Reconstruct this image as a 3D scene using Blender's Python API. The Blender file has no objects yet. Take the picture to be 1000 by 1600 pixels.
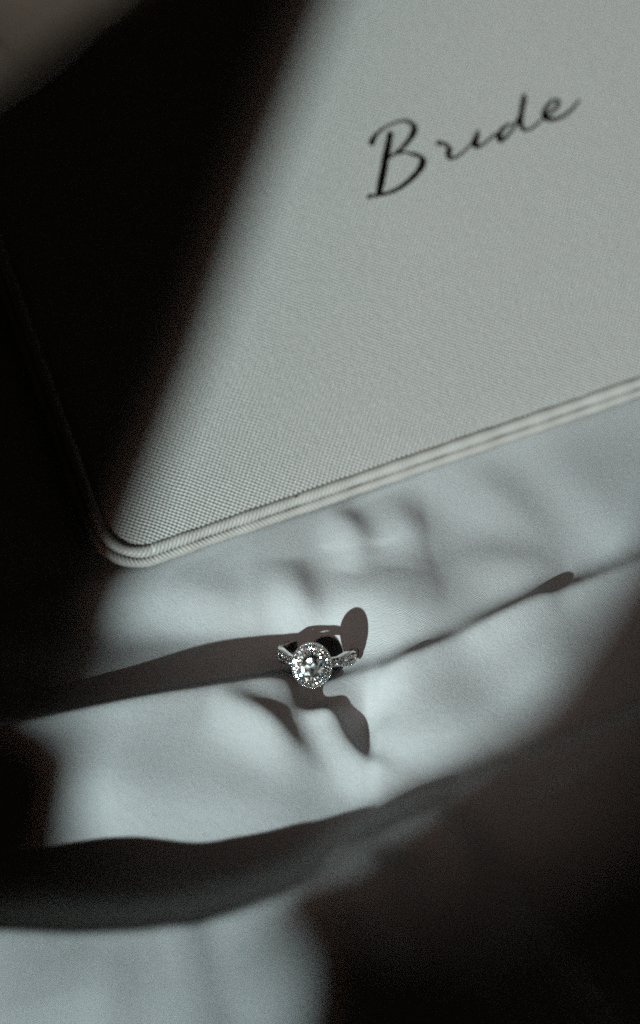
import bpy, math, random
import numpy as np
from math import sin, cos, tan, radians, pi, sqrt, exp
from mathutils import Vector, Matrix

DEBUG = False
random.seed(7)
rng = np.random.default_rng(11)
scene = bpy.context.scene
col = scene.collection

# ------------------------------------------------------------------ camera
# photograph frame 1000 x 1600; the origin of the world is under the ring
E_CAM = radians(56.0)
FPX = 2340.0
cF = np.array([0, cos(E_CAM), -sin(E_CAM)])
cU = np.array([0, sin(E_CAM), cos(E_CAM)])
cR = np.array([1.0, 0, 0])
def ray(u, v): return cF + cR*(u-500)/FPX + cU*(800-v)/FPX
CAM = -0.36*ray(487, 1050)
def P(u, v, h=0.0):
    r = ray(u, v)
    return CAM + r*(h-CAM[2])/r[2]
cd = bpy.data.cameras.new("camera")
cam = bpy.data.objects.new("camera", cd); col.objects.link(cam)
cam.location = CAM
cam.rotation_euler = (pi/2-E_CAM, 0, 0)
cd.sensor_fit = 'VERTICAL'; cd.sensor_height = 36.0; cd.sensor_width = 24.0
cd.lens = 36.0*FPX/1600
cd.clip_start = 0.01; cd.clip_end = 50
cd.dof.use_dof = True
cd.dof.focus_distance = 0.360
cd.dof.aperture_fstop = 3.9
cd.dof.aperture_blades = 0
scene.camera = cam

# ------------------------------------------------------------------ world, lamps, exposure
w = bpy.data.worlds.new("World"); scene.world = w; w.use_nodes = True
bg = w.node_tree.nodes["Background"]
bg.inputs[0].default_value = (1.0, 0.80, 0.68, 1); bg.inputs[1].default_value = 0.0048

AZ, EL = radians(38), radians(25)
LDIR = np.array([sin(AZ)*cos(EL), cos(AZ)*cos(EL), -sin(EL)])     # the way the light travels
LAMP = -5.0*LDIR + np.array([0.0, 0.05, 0.0])
AZ2, EL2 = radians(20), radians(54)
LDIR2 = np.array([sin(AZ2)*cos(EL2), cos(AZ2)*cos(EL2), -sin(EL2)])
LAMP2 = -5.0*LDIR2 + np.array([0.0, 0.05, 0.0])
def spot(name, energy, colour, radius, LAMP=LAMP, LDIR=LDIR):
    ld = bpy.data.lights.new(name, 'SPOT')
    ld.energy = energy; ld.color = colour; ld.shadow_soft_size = radius
    ld.spot_size = radians(9); ld.spot_blend = 0.1
    o = bpy.data.objects.new(name, ld); col.objects.link(o)
    o.location = LAMP
    o.rotation_euler = Vector(LDIR).to_track_quat('-Z', 'Y').to_euler()
    return o
spot("window_light", 1650, (0.705, 0.955, 1.0), 0.032)
spot("warm_edge_fill", 150, (1.0, 0.62, 0.46), 0.055)  # added warm lamp, only there to brown the shadow edges
spot("warm_fill", 150, (1.0, 0.84, 0.78), 0.085, LAMP2, LDIR2)  # added warm fill lamp that lifts the shadows around the ring
scene.view_settings.view_transform = 'Standard'
scene.view_settings.look = 'None'
scene.view_settings.exposure = 0.0
scene.view_settings.gamma = 1.0
scene.render.engine = 'CYCLES'
scene.cycles.use_denoising = False
scene.cycles.max_bounces = 10
scene.cycles.diffuse_bounces = 1
scene.cycles.transmission_bounces = 8
scene.cycles.caustics_reflective = False
scene.cycles.caustics_refractive = False
scene.cycles.sample_clamp_indirect = 4.0

# ------------------------------------------------------------------ materials
def new_mat(name):
    m = bpy.data.materials.new(name); m.use_nodes = True
    nt = m.node_tree; return m, nt, nt.nodes["Principled BSDF"]
class N:
    """small helper for math-node chains"""
    def __init__(s, nt): s.nt = nt
    def m(s, op, a, b=None, c=None):
        n = s.nt.nodes.new('ShaderNodeMath'); n.operation = op
        for i, x in enumerate((a, b, c)):
            if x is None: continue
            if isinstance(x, (int, float)): n.inputs[i].default_value = x
            else: s.nt.links.new(x, n.inputs[i])
        return n.outputs[0]
    def obj(s):
        t = s.nt.nodes.new('ShaderNodeTexCoord')
        x = s.nt.nodes.new('ShaderNodeSeparateXYZ'); s.nt.links.new(t.outputs['Object'], x.inputs[0])
        return t.outputs['Object'], x.outputs
    def noise(s, vec, scale, detail=3, rough=.5):
        n = s.nt.nodes.new('ShaderNodeTexNoise')
        n.inputs['Scale'].default_value = scale; n.inputs['Detail'].default_value = detail
        n.inputs['Roughness'].default_value = rough
        if vec is not None: s.nt.links.new(vec, n.inputs['Vector'])
        return n.outputs[0]
    def bump(s, h, strength, dist):
        b = s.nt.nodes.new('ShaderNodeBump')
        b.inputs['Strength'].default_value = strength; b.inputs['Distance'].default_value = dist
        s.nt.links.new(h, b.inputs['Height']); return b.outputs[0]
    def mix(s, f, a, b):
        n = s.nt.nodes.new('ShaderNodeMix'); n.data_type = 'RGBA'
        if isinstance(f, (int, float)): n.inputs[0].default_value = f
        else: s.nt.links.new(f, n.inputs[0])
        n.inputs[6].default_value = (*a, 1); n.inputs[7].default_value = (*b, 1)
        return n.outputs[2]

def cotton(name, c1, c2, pitch=0.00046):
    m, nt, b = new_mat(name); k = N(nt)
    v, x = k.obj()
    wob = k.m('MULTIPLY', k.noise(v, 260, 2), 0.0012)
    a = k.m('ADD', k.m('ADD', x[0], k.m('MULTIPLY', x[1], 0.28)), wob)
    c = k.m('ADD', k.m('SUBTRACT', x[1], k.m('MULTIPLY', x[0], 0.28)), wob)
    sa = k.m('SINE', k.m('MULTIPLY', a, 2*pi/pitch)); sc = k.m('SINE', k.m('MULTIPLY', c, 2*pi/pitch))
    weave = k.m('MULTIPLY', sa, sc)
    slub = k.noise(v, 1500, 3, .7)
    h = k.m('ADD', k.m('MULTIPLY', weave, 0.5), k.m('MULTIPLY', slub, 1.3))
    nt.links.new(k.bump(h, 0.95, 0.00012), b.inputs['Normal'])
    f = k.m('ADD', k.m('MULTIPLY', k.noise(v, 38, 4), 0.7), k.m('MULTIPLY', slub, 0.3))
    nt.links.new(k.mix(f, c1, c2), b.inputs['Base Color'])
    b.inputs['Roughness'].default_value = 0.85
    b.inputs['Specular IOR Level'].default_value = 0.15
    b.inputs['Sheen Weight'].default_value = 0.08
    return m
M_sheet = cotton("white_cotton", (0.460, 0.440, 0.432), (0.512, 0.488, 0.476))
M_throw = cotton("beige_cotton", (0.60, 0.55, 0.51), (0.68, 0.63, 0.58), 0.0007)

def saffiano(name, c1, c2, ang, strength):
    m, nt, b = new_mat(name); k = N(nt)
    v, x = k.obj()
    wob = k.m('MULTIPLY', k.noise(v, 55, 2), 0.0016)
    ca, sa_ = cos(ang), sin(ang)
    a = k.m('ADD', k.m('ADD', k.m('MULTIPLY', x[0], -sa_), k.m('MULTIPLY', x[1], ca)), wob)
    c = k.m('ADD', k.m('ADD', k.m('MULTIPLY', x[0], ca), k.m('MULTIPLY', x[1], sa_)), wob)
    s1 = k.m('SINE', k.m('MULTIPLY', a, 2*pi/0.00082))
    s2 = k.m('SINE', k.m('MULTIPLY', c, 2*pi/0.00100))
    grain = k.noise(v, 900, 3, .6)
    h = k.m('ADD', k.m('ADD', k.m('MULTIPLY', s1, 0.62), k.m('MULTIPLY', s2, 0.40)), k.m('MULTIPLY', grain, 1.5))
    nt.links.new(k.bump(h, strength, 0.00017), b.inputs['Normal'])
    f = k.m('ADD', k.m('MULTIPLY', k.noise(v, 22, 4), 0.75), k.m('MULTIPLY', grain, 0.25))
    nt.links.new(k.mix(f, c1, c2), b.inputs['Base Color'])
    nt.links.new(k.m('MULTIPLY_ADD', grain, 0.28, 0.30), b.inputs['Roughness'])
    b.inputs['Specular IOR Level'].default_value = 0.42
    return m
M_leather = saffiano("crosshatched_leather", (0.400, 0.360, 0.332), (0.436, 0.392, 0.360), radians(-39), 1.0)
M_piping = saffiano("piping_leather", (0.415, 0.370, 0.338), (0.450, 0.400, 0.366), radians(20), 0.18)

def metal(name, c, r, bump=0.0):
    m, nt, b = new_mat(name); k = N(nt)
    v, x = k.obj()
    n = k.noise(v, 700, 3)
    b.inputs['Metallic'].default_value = 1.0
    nt.links.new(k.mix(n, tuple(q*.9 for q in c), c), b.inputs['Base Color'])
    nt.links.new(k.m('MULTIPLY_ADD', n, 0.12, r), b.inputs['Roughness'])
    if bump: nt.links.new(k.bump(n, bump, 0.0002), b.inputs['Normal'])
    return m
M_gold = metal("white_gold", (0.80, 0.77, 0.74), 0.10)
M_foil = metal("dark_bronze_foil", (0.060, 0.042, 0.032), 0.30, 0.25)

def diamond_mat(name, tint, rough, mixf):
    m = bpy.data.materials.new(name); m.use_nodes = True
    nt = m.node_tree; nt.nodes.remove(nt.nodes["Principled BSDF"]); k = N(nt)
    out = nt.nodes["Material Output"]
    g = nt.nodes.new('ShaderNodeBsdfGlass'); g.inputs['IOR'].default_value = 2.2
    g.inputs['Roughness'].default_value = 0.02; g.inputs['Color'].default_value = (1, 1, 1, 1)
    s = nt.nodes.new('ShaderNodeBsdfGlossy'); s.inputs['Color'].default_value = (*tint, 1)
    v, x = k.obj()
    nt.links.new(k.m('MULTIPLY_ADD', k.noise(v, 900, 2), 0.10, rough), s.inputs['Roughness'])
    mx = nt.nodes.new('ShaderNodeMixShader'); mx.inputs[0].default_value = mixf
    nt.links.new(g.outputs[0], mx.inputs[1]); nt.links.new(s.outputs[0], mx.inputs[2])
    nt.links.new(mx.outputs[0], out.inputs['Surface'])
    return m
M_dia = [diamond_mat("diamond_clear", (1.0, 0.95, 0.90), 0.16, 0.62),
         diamond_mat("diamond_cool_sparkle", (0.80, 0.92, 1.0), 0.12, 0.62),
         diamond_mat("diamond_warm_sparkle", (1.0, 0.82, 0.68), 0.16, 0.62)]  # glossy tints put coloured sparkle into stones that are all clear

# ------------------------------------------------------------------ mesh helpers
def link_mesh(name, verts, faces, mat, parent=None, smooth=True):
    me = bpy.data.meshes.new(name)
    me.from_pydata([tuple(map(float, q)) for q in verts], [], [tuple(map(int, f)) for f in faces]); me.update()
    if smooth: me.polygons.foreach_set('use_smooth', [True]*len(me.polygons))
    me.materials.append(mat)
    o = bpy.data.objects.new(name, me); col.objects.link(o); o.parent = parent
    return o
def grid_faces(nu, nv, closed_u=False, closed_v=False):
    fs = []
    for i in range(nu if closed_u else nu-1):
        for j in range(nv if closed_v else nv-1):
            a = i*nv+j; b = i*nv+(j+1) % nv; c = ((i+1) % nu)*nv+(j+1) % nv; d = ((i+1) % nu)*nv+j
            fs.append((a, d, c, b))
    return fs
def catmull(pts, n=8):
    pts = [np.array(p, float) for p in pts]
    q = [2*pts[0]-pts[1]]+pts+[2*pts[-1]-pts[-2]]; out = []
    for i in range(1, len(q)-2):
        for k in range(n):
            t = k/n
            out.append(.5*((2*q[i])+(-q[i-1]+q[i+1])*t+(2*q[i-1]-5*q[i]+4*q[i+1]-q[i+2])*t*t+(-q[i-1]+3*q[i]-3*q[i+1]+q[i+2])*t**3))
    out.append(pts[-1]); return np.array(out)
def tag(o, label=None, cat=None, group=None, kind=None):
    if label: o['label'] = label
    if cat: o['category'] = cat
    if group: o['group'] = group
    if kind: o['kind'] = kind
    return o
def empty(name, mat4):
    o = bpy.data.objects.new(name, None); col.objects.link(o); o.matrix_world = mat4
    o.empty_display_size = 0.01
    return o

# ------------------------------------------------------------------ frame of the leather case
TILT = radians(19)
Bl = P(172, 887, 0.0062); Br = P(1000, 602, 0.0100)
ex = (Br-Bl)/np.linalg.norm(Br-Bl)
hp = np.array([-ex[1], ex[0], 0]); hp /= np.linalg.norm(hp)
ey = cos(TILT)*hp + sin(TILT)*np.cross(ex, hp); ey -= ex*(ey@ex); ey /= np.linalg.norm(ey)
ez = np.cross(ex, ey)
CASE = Matrix(((ex[0], ey[0], ez[0], Bl[0]), (ex[1], ey[1], ez[1], Bl[1]), (ex[2], ey[2], ez[2], Bl[2]), (0, 0, 0, 1)))
def on_case(u, v, h=0.0):
    r = ray(u, v); o = Bl + ez*h
    return CAM + r*(((o-CAM)@ez)/(r@ez))
def to_local(p): d = p-Bl; return np.array([d@ex, d@ey, d@ez])

# ------------------------------------------------------------------ bed sheet: a height field of folds
def axis(lo, hi, flo, fhi, fine, coarse):
    a = np.arange(lo, flo, coarse); b = np.arange(flo, fhi, fine); c = np.arange(fhi, hi+coarse, coarse)
    return np.concatenate([a, b, c])
xs = axis(-0.34, 0.40, -0.115, 0.145, 0.00055, 0.003)
ys = axis(-0.22, 0.42, -0.125, 0.125, 0.00055, 0.003)
X, Y = np.meshgrid(xs, ys, indexing='ij')
def blur(A, k):
    for ax in (0, 1):
        p = np.pad(A, [(k, k) if q == ax else (0, 0) for q in (0, 1)], mode='edge')
        c = np.cumsum(np.insert(p, 0, 0, axis=ax), axis=ax)
        n = 2*k+1
        A = (np.take(c, range(n, c.shape[ax]), axis=ax)-np.take(c, range(0, c.shape[ax]-n), axis=ax))/n
    return A
def ridge(pts, wf, wb, pf=2.0, pb=2.0, n=6, soft=0):
    """pts: (u, v, crest level in mm, height in mm); front falloff wf, back falloff wb (mm)"""
    q = catmull([[*P(u, v, lv*1e-3)[:2], h*1e-3] for u, v, lv, h in pts], n)
    best = np.full(X.shape, 1e9); sd = np.zeros(X.shape); hh = np.zeros(X.shape)
    for a, b in zip(q[:-1], q[1:]):
        d = b[:2]-a[:2]; L2 = d@d
        t = np.clip(((X-a[0])*d[0]+(Y-a[1])*d[1])/L2, 0, 1)
        dx = X-(a[0]+t*d[0]); dy = Y-(a[1]+t*d[1]); D = np.hypot(dx, dy)
        m = D < best
        best = np.where(m, D, best)
        sd = np.where(m, np.sign(d[0]*(Y-a[1])-d[1]*(X-a[0])), sd)
        hh = np.where(m, a[2]+t*(b[2]-a[2]), hh)
    wf *= 1e-3; wb *= 1e-3
    g = np.where(sd > 0, np.exp(-(best/wb)**pb), np.exp(-(best/wf)**pf))
    g = hh*g
    if soft < 0:
        g = blur(blur(g, -soft), -soft)
    elif soft:
        k = sstep((np.where(sd > 0, 0, best)-0.002)/0.006)
        g = g*(1-k)+blur(blur(g, soft), soft)*k
    return g
def bump_at(u, v, lv, rx, ry, h, rot=0.0):
    c = P(u, v, lv*1e-3); dx = X-c[0]; dy = Y-c[1]; r = radians(rot)
    a = dx*cos(r)+dy*sin(r); b = -dx*sin(r)+dy*cos(r)
    return h*1e-3*np.exp(-(a/(rx*1e-3))**2-(b/(ry*1e-3))**2)
def sstep(t): t = np.clip(t, 0, 1); return t*t*(3-2*t)

T = (X-Bl[0])*hp[0]+(Y-Bl[1])*hp[1]                # distance behind the case's front edge
S = (X-Bl[0])*ex[0]+(Y-Bl[1])*ex[1]
kk = 0.006
Z = kk*np.log1p(np.exp(np.clip(T/kk, -40, 40)))*tan(TILT)
Z = np.where(T/kk > 39, T*tan(TILT), Z)
Z -= 0.0030*sstep((T+0.001)/0.006)
# ridge C across the foreground
C_ = ridge([(-330, 1480, 19, 18), (-120, 1466, 20, 20), (0, 1460, 20.5, 20.5), (130, 1464, 19, 19), (200, 1462, 20, 20), (280, 1453, 20.6, 20.6), (330, 1444, 19.8, 19.8),
            (400, 1424, 20, 20), (500, 1383, 20.5, 20.5), (585, 1322, 20, 20), (660, 1280, 18.5, 18.5), (740, 1240, 14.5, 14.5), (860, 1190, 12.5, 12.5),
            (1000, 1130, 12.5, 12.5), (1250, 1020, 12.5, 12.5)], 150, 11, 2.6, 1.8)
# a broad swell in front of the ring, then the lips of fold A (left) and lump B (right)
W_ = ridge([(-260, 1185, 11, 6.5), (-60, 1145, 11, 6.5), (120, 1108, 11, 6.5), (300, 1074, 11, 6.3), (430, 1056, 9, 5.5), (500, 1056, 6, 4.3), (560, 1052, 6, 4.6),
            (632, 1040, 10, 6), (790, 967, 11, 6), (880, 925, 12, 6), (1000, 868, 13, 6), (1200, 790, 15, 6)], 38, 4.6, 1.9, 1.6, soft=9)
A_ = ridge([(-260, 1185, 11, 4.5), (-60, 1145, 11, 4.5), (0, 1133, 11, 4.5), (120, 1108, 11, 4.5), (260, 1080, 11, 4.5), (380, 1060, 10.5, 4.2),
            (440, 1050, 10.5, 4.6), (466, 1050, 9, 3.4), (500, 1068, 5, .2)], 15, 3.4, 1.6, 1.6, soft=5)
B_ = ridge([(590, 1120, 6, 2.6), (600, 1066, 9, 4.0), (632, 1036, 10, 4.6), (672, 1020, 10.5, 4.0), (715, 1001, 10.5, 3.2), (752, 980, 11, 4.0), (800, 957, 11, 4.6), (845, 930, 12, 3.8), (890, 914, 12, 2.2),
            (1000, 868, 13, 1.0), (1200, 790, 15, 1)], 19, 4.0, 1.7, 1.5, soft=7)
B_ *= sstep((X-P(571, 1110, 4e-3)[0])/0.0034)
Z0 = Z
Z = Z + W_ + A_
Z = Z + B_
# the sheet stays high behind lump B, and its front runs up to ridge C
Z += ridge([(590, 1000, 3, .3), (680, 972, 5, 3.0), (790, 935, 6, 5.6), (880, 896, 7, 6.2), (1000, 842, 8, 7.0), (1200, 760, 8, 7.0)], 5, 46, 2, 2, soft=-10)
Z += ridge([(560, 1285, 3, .1), (650, 1240, 6, .8), (740, 1198, 8, 3.6), (860, 1150, 9, 5.0), (1000, 1090, 9, 5.0), (1250, 980, 9, 5)], 15, 15, 2, 2, soft=-10)
Z = (Z**4 + (C_+1e-9)**4)**.25 if False else np.log(np.exp(Z/0.0022)+np.exp(C_/0.0022))*0.0022-0.0022*np.log(2)*np.exp(-((Z-C_)/0.004)**2)*0.4
# the hollow behind fold A and the hole the ring is pushed into
Z -= 0.0045*np.exp(-((Y-0.010)/0.008)**2)*sstep((0.03-X)/0.03)*0.6
Z -= bump_at(500, 1030, 0, 11, 8.5, 8.2)
Z -= bump_at(574, 1134, 1, 5, 7.5, 3.6, -25)
Z += bump_at(624, 985, 4, 17, 12, 7.2, 20)
Z -= bump_at(560, 1262, 3, 16, 9, 2.2, 25)
Z -= bump_at(476, 1082, 5, 6.5, 5, 2.4)
# creases in front of the ring
Z += ridge([(330, 1092, 8, 0.2), (370, 1106, 8, 2.4), (415, 1134, 6, 3.0), (458, 1176, 5, 2.2), (510, 1225, 4, .2)], 7, 3.6)
Z += ridge([(470, 1124, 5, 0.2), (490, 1117, 5, 1.3), (515, 1114, 5, 1.3), (532, 1118, 5, 0.2)], 2.6, 1.2)
Z += ridge([(492, 1106, 5, .3), (522, 1124, 6, 2.4), (542, 1154, 6, 3.0), (572, 1188, 6, 2.2), (625, 1212, 5, .2)], 6, 2.4)
# soft folds between the case and the ring
Z += ridge([(455, 870, 2, .1), (460, 915, 2, 2.8), (476, 955, 2, 2.9), (500, 1000, 1, .3)], 7, 5)
Z += ridge([(500, 800, 2, .1), (540, 820, 2, 2.6), (556, 855, 2, 2.4), (540, 895, 2, .2)], 7, 4.5)
Z += ridge([(700, 740, 3, .2), (770, 780, 3, 1.3), (815, 830, 3, 1.3), (860, 880, 4, .3)], 10, 7)
Z += ridge([(690, 905, 4, .2), (760, 890, 5, 1.8), (830, 895, 6, 1.6), (880, 900, 7, .2)], 9, 7)
Z += ridge([(520, 985, 2, .2), (570, 930, 3, 1.8), (640, 910, 3, 1.6), (700, 930, 3, .2)], 9, 7)
Z += ridge([(600, 770, 3, .1), (625, 815, 3, 2.6), (640, 850, 3, 2.0), (625, 900, 2, .2)], 9, 6)
Z += ridge([(250, 910, 1, .2), (330, 930, 1, 1.0), (420, 950, 1, .2)], 6, 6)
Z += ridge([(860, 690, 4, .2), (900, 760, 4, .5), (960, 830, 5, .6), (1010, 870, 5, .2)], 8, 8)
# on lump B and ridge C
Z += bump_at(680, 1130, 9, 12, 9, 1.8, 25)
Z += bump_at(850, 1040, 11, 16, 8, 1.5, 30)
Z += ridge([(560, 1330, 18, .2), (600, 1390, 18, 3.6), (640, 1460, 16, 3.6), (690, 1560, 14, .4)], 8, 6)
Z += ridge([(660, 1290, 18, .2), (715, 1325, 16, 3.2), (708, 1400, 15, 3.2), (660, 1470, 15, .2)], 7, 6)
Z += ridge([(740, 1262, 14, .2), (830, 1270, 14, 2.4), (900, 1235, 13, 2.6), (990, 1180, 13, .3)], 7, 5)
Z += ridge([(120, 1480, 19, .2), (150, 1540, 19, 1.4), (140, 1620, 17, 1.4)], 10, 8)
Z += ridge([(330, 1480, 19, .2), (345, 1540, 19, .5), (330, 1620, 17, .6)], 10, 8)
# swell on the lit face of fold A
Z += bump_at(190, 1235, 5, 12, 9, 2.5, 15)
Z += bump_at(420, 1260, 3, 16, 8, 1.6, 0)
# slow rumple and small random creases
for i in range(26):
    kx, ky = rng.normal(0, 1, 2)*70; ph = rng.uniform(0, 6.28)
    Z += 0.00014*np.sin(kx*X+ky*Y+ph+1.2*np.sin(35*Y+i)+1.0*np.sin(41*X-i))
for i in range(46):
    cx, cy = rng.uniform(-.12, .15), rng.uniform(-.11, .11); r = rng.uniform(0, pi)
    a = (X-cx)*cos(r)+(Y-cy)*sin(r); b = -(X-cx)*sin(r)+(Y-cy)*cos(r)+0.15*((X-cx)**2+(Y-cy)**2)*60*.2
    Z += rng.uniform(-.00035, .00035)*np.exp(-(a/rng.uniform(.006, .018))**2-(b/rng.uniform(.0012, .003))**2)
Z = blur(blur(Z, 1), 1)
# keep the cloth under the case
lim = (Bl[2]-0.0068) + T*tan(TILT) + S*ex[2]
Z = np.where(T > 0.004, np.minimum(Z, lim), Z)
me = bpy.data.meshes.new("bed_sheet")
nx, ny = X.shape
co = np.stack([X, Y, Z], -1).reshape(-1, 3).astype(np.float32)
idx = np.arange(nx*ny).reshape(nx, ny)
fa = np.stack([idx[:-1, :-1], idx[1:, :-1], idx[1:, 1:], idx[:-1, 1:]], -1).reshape(-1, 4)
me.vertices.add(len(co)); me.vertices.foreach_set('co', co.ravel())
me.loops.add(fa.size); me.loops.foreach_set('vertex_index', fa.ravel().astype(np.int32))
me.polygons.add(len(fa)); me.polygons.foreach_set('loop_start', np.arange(0, fa.size, 4, dtype=np.int32))
me.polygons.foreach_set('use_smooth', np.ones(len(fa), dtype=bool))
me.update(calc_edges=True); me.materials.append(M_sheet)
sheet = bpy.data.objects.new("bed_sheet", me); col.objects.link(sheet)
tag(sheet, 'rumpled white cotton bed sheet lying in folds under the case and ring', kind='structure')

# ------------------------------------------------------------------ added unseen blockers that shape the window light (outside the frame)
CN = np.array([sin(AZ), cos(AZ), 0.0]); CS = np.array([cos(AZ), -sin(AZ), 0.0])
CO = -0.80*LDIR
def shade(p, LAMP=LAMP):
    """where the ray from the lamp to p crosses the curtain's plane -> (s, z)"""
    d = p-LAMP; t = ((CO-LAMP)@CN)/(d@CN); q = LAMP+d*t
    return np.array([(q-CO)@CS, q[2]])
def edge_fn(pts, z0=-0.25, z1=0.95):
    pts = sorted([tuple(p) for p in pts], key=lambda p: p[1])
    zz = [p[1] for p in pts]; ss = [p[0] for p in pts]
    k0 = (ss[1]-ss[0])/max(zz[1]-zz[0], 1e-4); k1 = (ss[-1]-ss[-2])/max(zz[-1]-zz[-2], 1e-4)
    k0 = max(-1, min(1, k0)); k1 = max(-1, min(1, k1))
    def f(z):
        if z < zz[0]: return ss[0]+k0*max(z-zz[0], -0.06)
        if z > zz[-1]: return ss[-1]+k1*min(z-zz[-1], 0.1)
        return float(np.interp(z, zz, ss))
    return f
LE = [on_case(u, v) for u, v in ((640, -260), (530, 0), (425, 270), (335, 530), (240, 770))] + [P(150, 1000, 0.002), P(140, 1150, 0.010), P(130, 1270, 0.005), P(-60, 1480, 0.019), P(-150, 1600, 0.014)]
OE = [on_case(u, v, .008) for u, v in ((-150, 240), (-30, 135), (82, 50), (210, -40))]
RE = [P(1070, 700, 0.006), P(985, 858, 0.012), P(915, 990, 0.011), P(840, 1115, 0.012), P(690, 1215, .0105), P(572, 1272, .012), P(490, 1335, .017), P(425, 1382, .019), P(350, 1424, .020), P(440, 1470, 0.020), P(450, 1530, 0.020), P(450, 1600, 0.020)]
RE2 = [P(1100, 700, .006), P(1020, 858, .012), P(1000, 990, .011), P(990, 1110, .012), P(960, 1185, .0125), P(860, 1300, .013), P(760, 1420, .014), P(700, 1520, .015), P(640, 1620, .016)]
BE = [P(-300, 1340, .001), P(0, 1336, .001), P(300, 1326, .001), P(520, 1312, .006), P(580, 1345, .017), P(660, 1400, .015), P(760, 1390, .014), P(860, 1310, .0135), P(1000, 1210, .0125), P(1300, 1080, .0125)]
DX = np.array([0.006, 0, 0])
left_pts = [shade(p) for p in LE]+[shade(p+DX*2.6, LAMP2) for p in LE]
outer_pts = [shade(p) for p in OE]+[shade(p-DX*7, LAMP2) for p in OE]
right_pts = [shade(p) for p in RE]+[shade(p, LAMP2) for p in RE2]
if DEBUG:
    print('L', [p.round(3) for p in left_pts]); print('O', [p.round(3) for p in outer_pts]); print('R', [p.round(3) for p in right_pts])
    print('BE', [shade(p, LAMP2).round(3) for p in BE]); print('Ccrest', [shade(P(u, v, h)).round(3) for u, v, h in ((585, 1318, .018), (700, 1255, .0155), (860, 1190, .014), (1000, 1130, .014))])
    print('Blit', [shade(P(u, v, h)).round(3) for u, v, h in ((650, 1220, .008), (800, 1150, .010), (900, 1050, .011))])
def blocker_mat(name, c, sheer=None):
    m, nt, b = new_mat(name); k = N(nt); v, x = k.obj()
    nt.links.new(k.mix(k.noise(v, 60, 4), c, tuple(q*.8 for q in c)), b.inputs['Base Color'])
    b.inputs['Roughness'].default_value = 0.9
    if sheer:
        t = nt.nodes.new('ShaderNodeBsdfTransparent'); t.inputs[0].default_value = (*sheer, 1)
        mx = nt.nodes.new('ShaderNodeMixShader'); mx.inputs[0].default_value = 0.5
        out = nt.nodes["Material Output"]
        nt.links.new(t.outputs[0], mx.inputs[1]); nt.links.new(b.outputs[0], mx.inputs[2]); nt.links.new(mx.outputs[0], out.inputs['Surface'])
    return m
M_blocker = blocker_mat("dark_blocker", (0.035, 0.028, 0.024))
M_sheer = blocker_mat("sheer_blocker", (0.30, 0.25, 0.21), (0.23, 0.17, 0.14))
def light_blocker(name, fa_, fb_, mat, amp, off, nu=60, z0=-0.20, z1=1.7):
    vs = []
    zl = np.concatenate([np.linspace(z0, .28, 8)[:-1], np.linspace(.28, .50, 120)[:-1], np.linspace(.50, .88, 14)[:-1], np.linspace(.88, 1.4, 110)[:-1], np.linspace(1.4, z1, 8)])
    nv = len(zl)
    for i in range(nu):
        for j in range(nv):
            z = float(zl[j]); a, b = fa_(z), fb_(z); s = a+(b-a)*i/(nu-1)
            q = CO+CS*s+CN*(off+amp*sin(s*150)*min(1, i/6, (nu-1-i)/6)); q[2] = z
            vs.append(q)
    o = link_mesh(name, vs, grid_faces(nu, nv), mat)
    return o
eL, eO, eR = edge_fn(left_pts), edge_fn(outer_pts), edge_fn(right_pts)
tag(light_blocker("light_blocker", eO, eL, M_blocker, 0.006, 0.0), 'unseen dark light blocker shading the left of the case', 'light_blocker')  # added blocker, its edge cut to the shadow line on the lid
tag(light_blocker("light_blocker", eR, lambda z: 0.75, M_blocker, 0.006, 0.0), 'unseen dark light blocker shading the right of the sheet', 'light_blocker')  # added blocker, its edge cut to the shadow line on lump B
bl = sorted([tuple(shade(p, LAMP2)) for p in BE])
def fill_blocker():
    vs = []; n = 60
    for i in range(n):
        q = -0.25+0.75*i/(n-1); zt = float(np.interp(q, [p[0] for p in bl], [p[1] for p in bl]))+0.022*tan(EL2)+.004
        for z, o in ((0.475, 0), (zt, 0), (zt, .006), (0.475, .006)):
            p = CO+CS*q+CN*(-.022+o); p[2] = z; vs.append(p)
    return link_mesh("fill_light_blocker", vs, grid_faces(n, 4, False, True), M_blocker, smooth=False)
tag(fill_blocker(), 'unseen dark blocker that keeps the fill light off the front valley', 'fill_blocker')  # added blocker, stops the fill lamp reaching the valley behind ridge C
tag(light_blocker("sheer_light_blocker", lambda z: -0.75, lambda z: eO(z)+0.01, M_sheer, 0.004, -0.03), 'unseen sheer blocker that passes weak warm light to the far corner', 'light_blocker')  # added to let a little brownish light onto the folded cloth

# ------------------------------------------------------------------ leather case
case = empty("leather_case", CASE)
tag(case, 'white crosshatched leather case with corded edge and dark script word on its lid', 'case')
CW, CH, CR, TH = 0.285, 0.215, 0.0115, 0.0075
def rrect(inset, n_c=14, step=0.0008):
    """rounded rectangle outline with the arc length, counter-clockwise from the front-left corner"""
    r = max(CR-inset, 0.0015); x0, y0, x1, y1 = inset, inset, CW-inset, CH-inset
    pts = []
    def line(a, b):
        n = max(2, int(np.hypot(b[0]-a[0], b[1]-a[1])/step))
        for i in range(n): t = i/n; pts.append((a[0]+(b[0]-a[0])*t, a[1]+(b[1]-a[1])*t))
    def arc(cx, cy, a0):
        n = max(n_c, int(r*pi/2/step))
        for i in range(n): t = a0+pi/2*i/n; pts.append((cx+r*cos(t), cy+r*sin(t)))
    line((x0+r, y0), (x1-r, y0)); arc(x1-r, y0+r, -pi/2); line((x1, y0+r), (x1, y1-r)); arc(x1-r, y1-r, 0)
    line((x1-r, y1), (x0+r, y1)); arc(x0+r, y1-r, pi/2); line((x0, y1-r), (x0, y0+r)); arc(x0+r, y0+r, pi)
    return np.array(pts)
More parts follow.
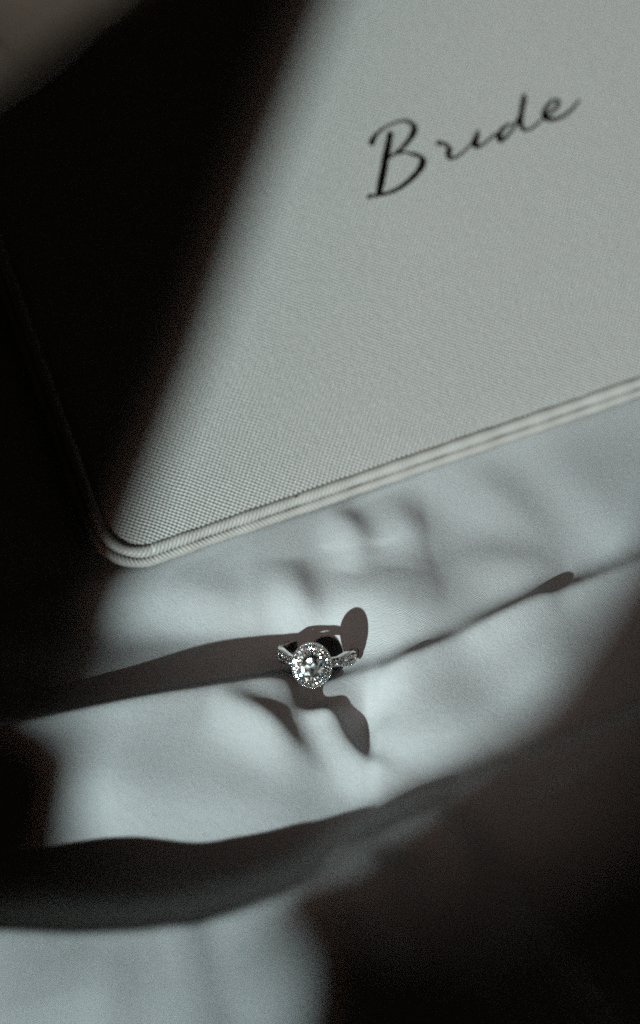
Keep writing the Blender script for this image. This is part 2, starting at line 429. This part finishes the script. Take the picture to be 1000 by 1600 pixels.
def corded(name, inset, zc, r0, pitch, twist, amp, parent, rad=14, step=0.00016, flat=1.0):
    path = rrect(inset, step=step, n_c=60)
    nxt = np.roll(path, -1, 0); prv = np.roll(path, 1, 0)
    tan_ = nxt-prv; tan_ /= np.linalg.norm(tan_, axis=1)[:, None]
    nor = np.stack([tan_[:, 1], -tan_[:, 0]], 1)
    s = np.concatenate([[0], np.cumsum(np.linalg.norm(nxt-path, axis=1))[:-1]])
    th = np.arange(rad)/rad*2*pi
    wob = 1+0.05*np.sin(s*310)+0.04*np.sin(s*770+1)
    ph = 2*pi*s[:, None]/pitch + twist*th[None, :] + 0.5*np.sin(s*190)[:, None]
    rr = r0*wob[:, None] + amp*(np.abs(np.sin(ph/2))**0.8-0.5)
    v = np.zeros((len(s), rad, 3))
    v[:, :, 0] = path[:, 0:1]+nor[:, 0:1]*rr*np.cos(th); v[:, :, 1] = path[:, 1:2]+nor[:, 1:2]*rr*np.cos(th)
    v[:, :, 2] = zc+rr*np.sin(th)*flat + 0.00012*np.sin(s*95)[:, None]
    nU, nV = len(s), rad
    I = np.arange(nU*nV).reshape(nU, nV)
    a = I; b = np.roll(I, -1, 1); c = np.roll(b, -1, 0); d = np.roll(I, -1, 0)
    f = np.stack([a, d, c, b], -1).reshape(-1, 4)
    me = bpy.data.meshes.new(name); vv = v.reshape(-1, 3).astype(np.float32)
    me.vertices.add(len(vv)); me.vertices.foreach_set('co', vv.ravel())
    me.loops.add(f.size); me.loops.foreach_set('vertex_index', f.ravel().astype(np.int32))
    me.polygons.add(len(f)); me.polygons.foreach_set('loop_start', np.arange(0, f.size, 4, dtype=np.int32))
    me.polygons.foreach_set('use_smooth', np.ones(len(f), dtype=bool)); me.update(calc_edges=True)
    me.materials.append(M_piping)
    o = bpy.data.objects.new(name, me); col.objects.link(o); o.parent = parent
    return o
def panel(name, profile, mat, cap_up=True):
    """rings at (inset, z), then a filled middle"""
    rings = [rrect(i, step=0.004) for i, z in profile]
    n = min(len(r) for r in rings)
    vs = []
    base = rrect(0, step=0.004); m = len(base)
    for i, z in profile:
        # scale the outer outline inwards keeping point count
        cx, cy = CW/2, CH/2
        for p in base:
            q = (cx+(p[0]-cx)*(1-i/cx), cy+(p[1]-cy)*(1-i/cy)); vs.append((q[0], q[1], z))
    fs = []
    for k in range(len(profile)-1):
        for j in range(m):
            fs.append((k*m+j, k*m+(j+1) % m, (k+1)*m+(j+1) % m, (k+1)*m+j))
    last = [(len(profile)-1)*m+j for j in range(m)]
    fs.append(tuple(last))
    if not cap_up: fs = [tuple(reversed(f)) for f in fs]
    return link_mesh(name, vs, fs, mat, case)
panel("lid_panel", [(0.0010, -0.0012), (0.0018, -0.0006), (0.0028, 0.0000), (0.005, 0.0004), (0.012, 0.0006), (0.03, 0.0007)], M_leather)
panel("side_panel", [(0.0014, -0.0010), (0.0010, -0.0020), (0.0012, -0.0050)], M_leather)
panel("base_panel", [(0.0010, -0.0036), (0.0014, -0.0052), (0.004, -0.0060), (0.02, -0.0062)], M_leather, False)
corded("piping", 0.0009, -0.0003, 0.00140, 0.00105, -5, 0.00030, case, rad=20)
corded("piping", -0.0014, -0.0021, 0.00122, 0.00105, 5, 0.00032, case, rad=20)

# the word on the lid, one mesh for each letter
def px(p): return on_case(540+p[0]/2.5, 120+p[1]/2.5, 0.0007)
LET = {
 'B': [[(175, 213, 12), (168, 255, 17), (157, 310, 18), (146, 370, 18), (136, 425, 18), (127, 463, 14)],
       [(100, 268, 14), (104, 250, 15), (118, 228, 10), (145, 203, 6), (185, 183, 5), (225, 172, 6), (254, 180, 9), (267, 198, 15), (264, 220, 16), (245, 250, 13), (214, 284, 10), (186, 305, 8), (160, 322, 5)],
       [(190, 303, 4), (230, 297, 5), (268, 303, 7), (295, 318, 13), (301, 334, 17), (288, 363, 16), (255, 400, 14), (212, 433, 11), (170, 453, 9), (128, 463, 8), (100, 466, 9), (84, 473, 14)]],
 'r': [[(358, 268, 9), (366, 258, 12), (382, 262, 9), (397, 272, 8), (405, 284, 13), (399, 304, 13), (408, 318, 9), (432, 313, 7), (458, 296, 6), (482, 272, 5), (498, 250, 4)]],
 'i': [[(516, 208, 4), (512, 232, 12), (503, 258, 16), (510, 274, 12), (532, 267, 7), (560, 246, 6), (588, 220, 5)]],
 'd': [[(648, 182, 5), (626, 192, 8), (606, 214, 12), (597, 238, 15), (608, 249, 12), (630, 232, 8), (655, 198, 6), (678, 150, 5)],
       [(698, 68, 9), (693, 100, 13), (685, 145, 14), (681, 178, 14), (690, 203, 11), (712, 208, 7), (740, 192, 6), (766, 168, 5)]],
 'e': [[(768, 160, 6), (798, 143, 8), (824, 118, 9), (830, 98, 9), (812, 92, 7), (791, 110, 10), (775, 138, 13), (776, 158, 14), (800, 168, 11), (838, 160, 9), (872, 138, 8), (898, 110, 6), (912, 92, 4)]],
}
lift = 0
for ch, strokes in LET.items():
    vs, fs = [], []
    for st in strokes:
        lift += 1
        q = catmull(st, 7)
        pts = [to_local(px(p)) for p in q]; wid = [(max(1.5, p[2])*1.3+3.0)*0.5/2.5*0.000178 for p in q]
        top = 0.00088+0.000012*lift
        b0 = len(vs)
        for i, p in enumerate(pts):
            a, b = pts[max(i-1, 0)], pts[min(i+1, len(pts)-1)]
            t = (b-a)[:2]; t /= np.linalg.norm(t); nrm = np.array([-t[1], t[0]])
            e_ = 1.0 if 0 < i < len(pts)-1 else 0.45
            for sgn, zz, k in ((-1, 0.0006, 1.05), (-1, top-0.00004, 1.0), (-.55, top, 1), (.55, top, 1), (1, top-0.00004, 1.0), (1, 0.0006, 1.05)):
                vs.append((p[0]+nrm[0]*wid[i]*sgn*k*e_, p[1]+nrm[1]*wid[i]*sgn*k*e_, zz))
        n = len(pts)
        for i in range(n-1):
            for j in range(5):
                a = b0+i*6+j; fs.append((a, a+6, a+7, a+1))
        fs.append(tuple(b0+j for j in range(6))); fs.append(tuple(b0+(n-1)*6+5-j for j in range(6)))
    link_mesh("letter", vs, fs, M_foil, case, smooth=False)

# ------------------------------------------------------------------ cloth lying over the far corner of the case
edge = catmull([to_local(on_case(u, v, .002))[:2] for u, v in ((-255, 400), (-115, 273), (5, 171), (63, 133), (117, 89), (165, 43), (210, 8), (335, -110), (435, -215))], 10)
n_e, n_w = len(edge), 44
vs = []
for i in range(n_e):
    t = edge[min(i+1, n_e-1)]-edge[max(i-1, 0)]; t /= np.linalg.norm(t); nrm = np.array([-t[1], t[0]])
    for j in range(n_w):
        d = 0.11*(j/(n_w-1))**1.4
        p = edge[i]+nrm*d
        h = 0.0014+0.0045*(1-exp(-d/0.006))+0.0016*sin(d*75+i*.05+1.2)*(1-exp(-d/.02))+0.0022*sin(i*.10+d*40)*(1-exp(-d/.02))
        if j == 0: h = 0.0010
        vs.append((p[0], p[1], max(h, .0009)))
throw = link_mesh("folded_cloth", vs, grid_faces(n_e, n_w), M_throw)
throw.matrix_world = CASE
sm = throw.modifiers.new("thick", 'SOLIDIFY'); sm.thickness = 0.0009; sm.offset = 1
tag(throw, 'dim beige rumpled cloth lying over the far corner of the white case', 'cloth')

# ------------------------------------------------------------------ ring
HEAD_PX = (487, 1040); HEAD_Z = 0.0098
head_c = P(*HEAD_PX, HEAD_Z)
el_h, az_h = radians(46), radians(-9)
Hd = np.array([sin(az_h)*cos(el_h), -cos(az_h)*cos(el_h), sin(el_h)])     # head direction, towards the camera
side = np.cross(np.array([0, 0, 1.0]), Hd); side /= np.linalg.norm(side)
upv = np.cross(Hd, side)
roll = radians(-6)
rx_ = side*cos(roll)-upv*sin(roll); 
rz_ = np.cross(rx_, -Hd)
rz_ = -rz_ if rz_[2] < 0 else rz_
ry_ = -Hd                                              # local +Y runs from the head to the back of the band
rx_ = np.cross(ry_, rz_)
RO = 0.0098
HD = RO+0.0022                                          # ring centre to head plate
rc = head_c - Hd*HD
RING = Matrix(((rx_[0], ry_[0], rz_[0], rc[0]), (rx_[1], ry_[1], rz_[1], rc[1]), (rx_[2], ry_[2], rz_[2], rc[2]), (0, 0, 0, 1)))
ring = empty("diamond_ring", RING)
tag(ring, 'white gold ring with an oval diamond halo tucked into a fold of the sheet', 'ring')
def rpt(phi, r, z): return np.array([r*sin(phi), -r*cos(phi), z])          # phi = 0 at the head
def strip(name, phis, zc, wd, r_out, r_in, mat=M_gold, bulge=0.00022, nsec=10):
    """a band strand: rounded outside, flat inside; zc, wd functions of phi"""
    vs = []; n = len(phis)
    for ph in phis:
        z, h = zc(ph), wd(ph)/2; ro, ri = r_out(ph), r_in(ph)
        sec = [(-h*.88, ri), (-h, ri+.00012), (-h, ro-.00025), (-h*.8, ro-.00006), (-h*.4, ro+bulge*.3), (h*.4, ro+bulge*.3), (h*.8, ro-.00006), (h, ro-.00025), (h, ri+.00012), (h*.88, ri)]
        for a, r in sec: vs.append(rpt(ph, r, z+a))
    fs = grid_faces(n, 10, False, True)
    fs.append(tuple(range(9, -1, -1))); fs.append(tuple((n-1)*10+k for k in range(10)))
    o = link_mesh(name, vs, fs, mat, ring, smooth=False)
    o.data.polygons.foreach_set('use_smooth', [True]*len(o.data.polygons))
    try: o.data.set_sharp_from_angle(angle=radians(35))
    except Exception: pass
    return o
strip("band", np.linspace(radians(76), radians(284), 90), lambda p: 0, lambda p: 0.0021, lambda p: RO, lambda p: RO-0.0014)
# brilliant cut stone, unit diameter
def stone_mesh(name, n=8, mat=0, seed=0, table=0.56):
    r_ = random.Random(seed); vs, fs = [], []
    for k in range(n): a = 2*pi*(k+.5)/n; vs.append((.5*table*cos(a), .5*table*sin(a), .19+r_.uniform(-.012, .012)))
    for k in range(n): a = 2*pi*k/n; vs.append((.40*cos(a), .40*sin(a), .115+r_.uniform(-.02, .02)))
    for k in range(2*n): a = 2*pi*k/(2*n); vs.append((.5*cos(a), .5*sin(a), .0))
    vs.append((0, 0, -.38)); cul = 4*n
    fs.append(tuple(range(n)))
    for k in range(n):
        k1 = (k+1) % n; t0, t1 = k, k1; m0, m1 = n+k, n+k1; g = 2*n
        fs += [(t0, m1, t1) if False else (t0, m1, t1)]
        fs += [(t0, m0, g+2*k+1), (t0, g+2*k+1, m1), (m0, g+2*k, g+2*k+1), (m1, g+2*k+1, g+(2*k+2) % (2*n))]
        fs += [(g+2*k+1, g+2*k, cul), (g+(2*k+2) % (2*n), g+2*k+1, cul)]
    me = bpy.data.meshes.new(name); me.from_pydata(vs, [], fs); me.update(); me.materials.append(M_dia[mat]); return me
SM = [stone_mesh("diamond", 8 if k % 2 else 6, k % 3 if k < 6 else 0, k, random.uniform(.45, .6)) for k in range(8)]
def stone(pos, nrm, dia, mesh=None, jitter=9, sx=1, sy=1):
    n = Vector(nrm).normalized()
    n = (n+Vector([random.uniform(-1, 1)*sin(radians(jitter)) for _ in range(3)])).normalized()
    q = n.to_track_quat('Z', 'Y').to_matrix() @ Matrix.Rotation(random.uniform(0, 6.28), 3, 'Z')
    o = bpy.data.objects.new("diamond", mesh or random.choice(SM)); col.objects.link(o); o.parent = ring
    m = q.to_4x4() @ Matrix.Diagonal((dia*sx, dia*sy, dia, 1)); m.translation = Vector(pos)
    o.matrix_local = m
    return o
def bead(name, pts, r, parent=ring, mat=M_gold):
    """a row of little beads joined into one part"""
    vs, fs = [], []
    for p in pts:
        b0 = len(vs); R = 6
        vs.append(tuple(p+np.array([0, 0, r])))
        for lat in (radians(40), radians(0), radians(-40)):
            for k in range(R):
                a = 2*pi*k/R; vs.append((p[0]+r*cos(lat)*cos(a), p[1]+r*cos(lat)*sin(a), p[2]+r*sin(lat)))
        vs.append(tuple(p-np.array([0, 0, r])))
        for k in range(R):
            k1 = (k+1) % R
            fs.append((b0, b0+1+k, b0+1+k1))
            for l in range(2): fs.append((b0+1+l*R+k, b0+1+(l+1)*R+k, b0+1+(l+1)*R+k1, b0+1+l*R+k1))
            fs.append((b0+1+3*R, b0+1+2*R+k1, b0+1+2*R+k))
    return link_mesh(name, vs, fs, mat, parent)
# the two shoulders: a polished strand on top and two paved strands that cross near the head
for sgn in (-1, 1):
    def ph_(t): return sgn*radians(17+63*t)
    tt = np.linspace(0, 1, 34)
    inv = lambda p: (abs(math.degrees(p))-17)/63
    rise = lambda p: RO+0.0009*math.exp(-(inv(p)/.35)**2)
    rin = lambda p: RO-0.0013
    phs = [ph_(t) for t in tt]
    strip("polished_strand", phs, lambda p: 0.00035+0.00125*sstep(inv(p)*1.25)-0.0007*sstep((inv(p)-.75)/.25), lambda p: 0.00062, lambda p: rise(p)+.0001, rin, bulge=.0001)
    z1 = lambda p: 0.0003+0.0004*sin(pi*1.1*inv(p)+.3)
    z2 = lambda p: -0.0003-0.0009*sstep(inv(p)*1.3)+0.0004*sstep((inv(p)-.7)/.3)
    strip("paved_strand", phs, z1, lambda p: 0.00098, lambda p: rise(p)-.00016, rin)
    strip("paved_strand", phs, z2, lambda p: 0.00098, lambda p: rise(p)-.00010, rin)
    bd = []
    for zf in (z1, z2):
        for k in range(9):
            p = ph_(0.06+0.105*k); pr = rise(p)+0.00006
            stone(rpt(p, pr, zf(p)), rpt(p, 1, 0), 0.00098, jitter=16)
            pm = ph_(0.06+0.105*(k+.5))
            for dz in (-.00036, .00036): bd.append(rpt(pm, rise(pm)+.00002, zf(pm)+dz))
    bead("bead_setting", bd, 0.00015)
# head: gallery, oval plate, rim, stones; the plate's plane is local XZ, facing -Y
AX, AZ_ = 0.00475, 0.0054                                 # half axes of the oval halo
def oval_rings(name, prof, mat=M_gold, n=72, cap=True):
    vs, fs = [], []
    for k, (f, y) in enumerate(prof):
        for i in range(n):
            a = 2*pi*i/n; vs.append((AX*f*cos(a), -(HD+y), AZ_*f*sin(a)))
    for k in range(len(prof)-1):
        for i in range(n): fs.append((k*n+i, k*n+(i+1) % n, (k+1)*n+(i+1) % n, (k+1)*n+i))
    if cap: fs.append(tuple((len(prof)-1)*n+i for i in range(n)))
    o = link_mesh(name, vs, fs, mat, ring)
    try: o.data.set_sharp_from_angle(angle=radians(35))
    except Exception: pass
    return o
oval_rings("gallery", [(.42, -.0031), (.50, -.0024), (.72, -.0014), (.90, -.0009)], cap=False)
oval_rings("halo_plate", [(.88, -.0009), (1.0, -.0007), (1.015, -.0001), (1.0, .00012), (.955, .00012), (.94, -.00005), (.70, .0001), (.60, .0003), (.3, .0002)])
fr = np.array([0, -1.0, 0])
def halo(fx, cnt, dia, y, jit, off=0.0, tilt=0.25):
    for k in range(cnt):
        a = 2*pi*(k+off)/cnt
        a -= 0.055*sin(2*a)
        n = fr+tilt*np.array([cos(a), 0, sin(a)])
        stone((AX*fx*cos(a), -(HD+y), AZ_*fx*sin(a)), n, dia, jitter=jit)
halo(.865, 30, 0.00104, .00010, 14, tilt=.30)
halo(.645, 22, 0.00108, .00034, 14, .5, tilt=.2)
bead("milgrain", [np.array([AX*.985*cos(2*pi*k/64), -(HD+.00014), AZ_*.985*sin(2*pi*k/64)]) for k in range(64)], 0.00017)
bead("bead_setting", [np.array([AX*.755*cos(2*pi*k/36), -(HD+.00036), AZ_*.755*sin(2*pi*k/36)]) for k in range(36)], 0.00016)
# centre stone: a larger oval with many facets
def centre_mesh():
    r_ = random.Random(5); vs, fs = [], []
    tiers = [(12, .20, .245), (16, .33, .20), (20, .43, .12), (24, .5, 0.0)]
    vs.append((0, 0, .25)); rows = [[0]]
    for n, r, z in tiers:
        row = []
        for k in range(n):
            a = 2*pi*(k+r_.uniform(-.18, .18))/n; row.append(len(vs)); vs.append((r*cos(a), r*sin(a), z+r_.uniform(-.05, .05) if r < .5 else 0))
        rows.append(row)
    c = len(vs); vs.append((0, 0, -.42))
    ang = lambda i: math.atan2(vs[i][1], vs[i][0]) % (2*pi)
    for k in range(12): fs.append((0, rows[1][k], rows[1][(k+1) % 12]))
    for A, B in zip(rows[1:-1], rows[2:]):
        i = j = 0; na, nb = len(A), len(B)
        while i < na or j < nb:
            fa_, fb_ = (i+1)/na, (j+1)/nb
            if (fb_ <= fa_ and j < nb) or i >= na: fs.append((A[i % na], B[j % nb], B[(j+1) % nb])); j += 1
            else: fs.append((A[i % na], B[j % nb], A[(i+1) % na])); i += 1
    g = rows[-1]
    for k in range(len(g)): fs.append((g[(k+1) % len(g)], g[k], c))
    me = bpy.data.meshes.new("centre_diamond"); me.from_pydata(vs, [], fs); me.update(); me.materials.append(M_dia[0]); return me
o = bpy.data.objects.new("centre_diamond", centre_mesh()); col.objects.link(o); o.parent = ring
m = Matrix(((1, 0, 0), (0, 0, -1), (0, 1, 0))).to_4x4() @ Matrix.Diagonal((AX*1.16, AZ_*1.16, 0.0046, 1)); m.translation = Vector((0, -(HD+.00036), 0))
o.matrix_local = m

# ------------------------------------------------------------------ a tiny brown fleck caught on the piping
fp = on_case(462, 776, 0.0012)
fv = [fp+np.array(d)*1e-3 for d in ((-.35, 0, -.3), (.3, -.1, -.25), (.12, .05, .55), (-.1, .1, .6), (0, .35, -.2), (.25, .1, .2))]
tag(link_mesh("lint_fleck", fv, [(0, 1, 5), (0, 5, 2), (0, 2, 3), (0, 3, 4), (4, 1, 0), (4, 5, 1), (4, 3, 2), (4, 2, 5)], M_foil, smooth=False),
    'tiny dark brown fleck of lint caught on the corded edge of the case', 'lint')
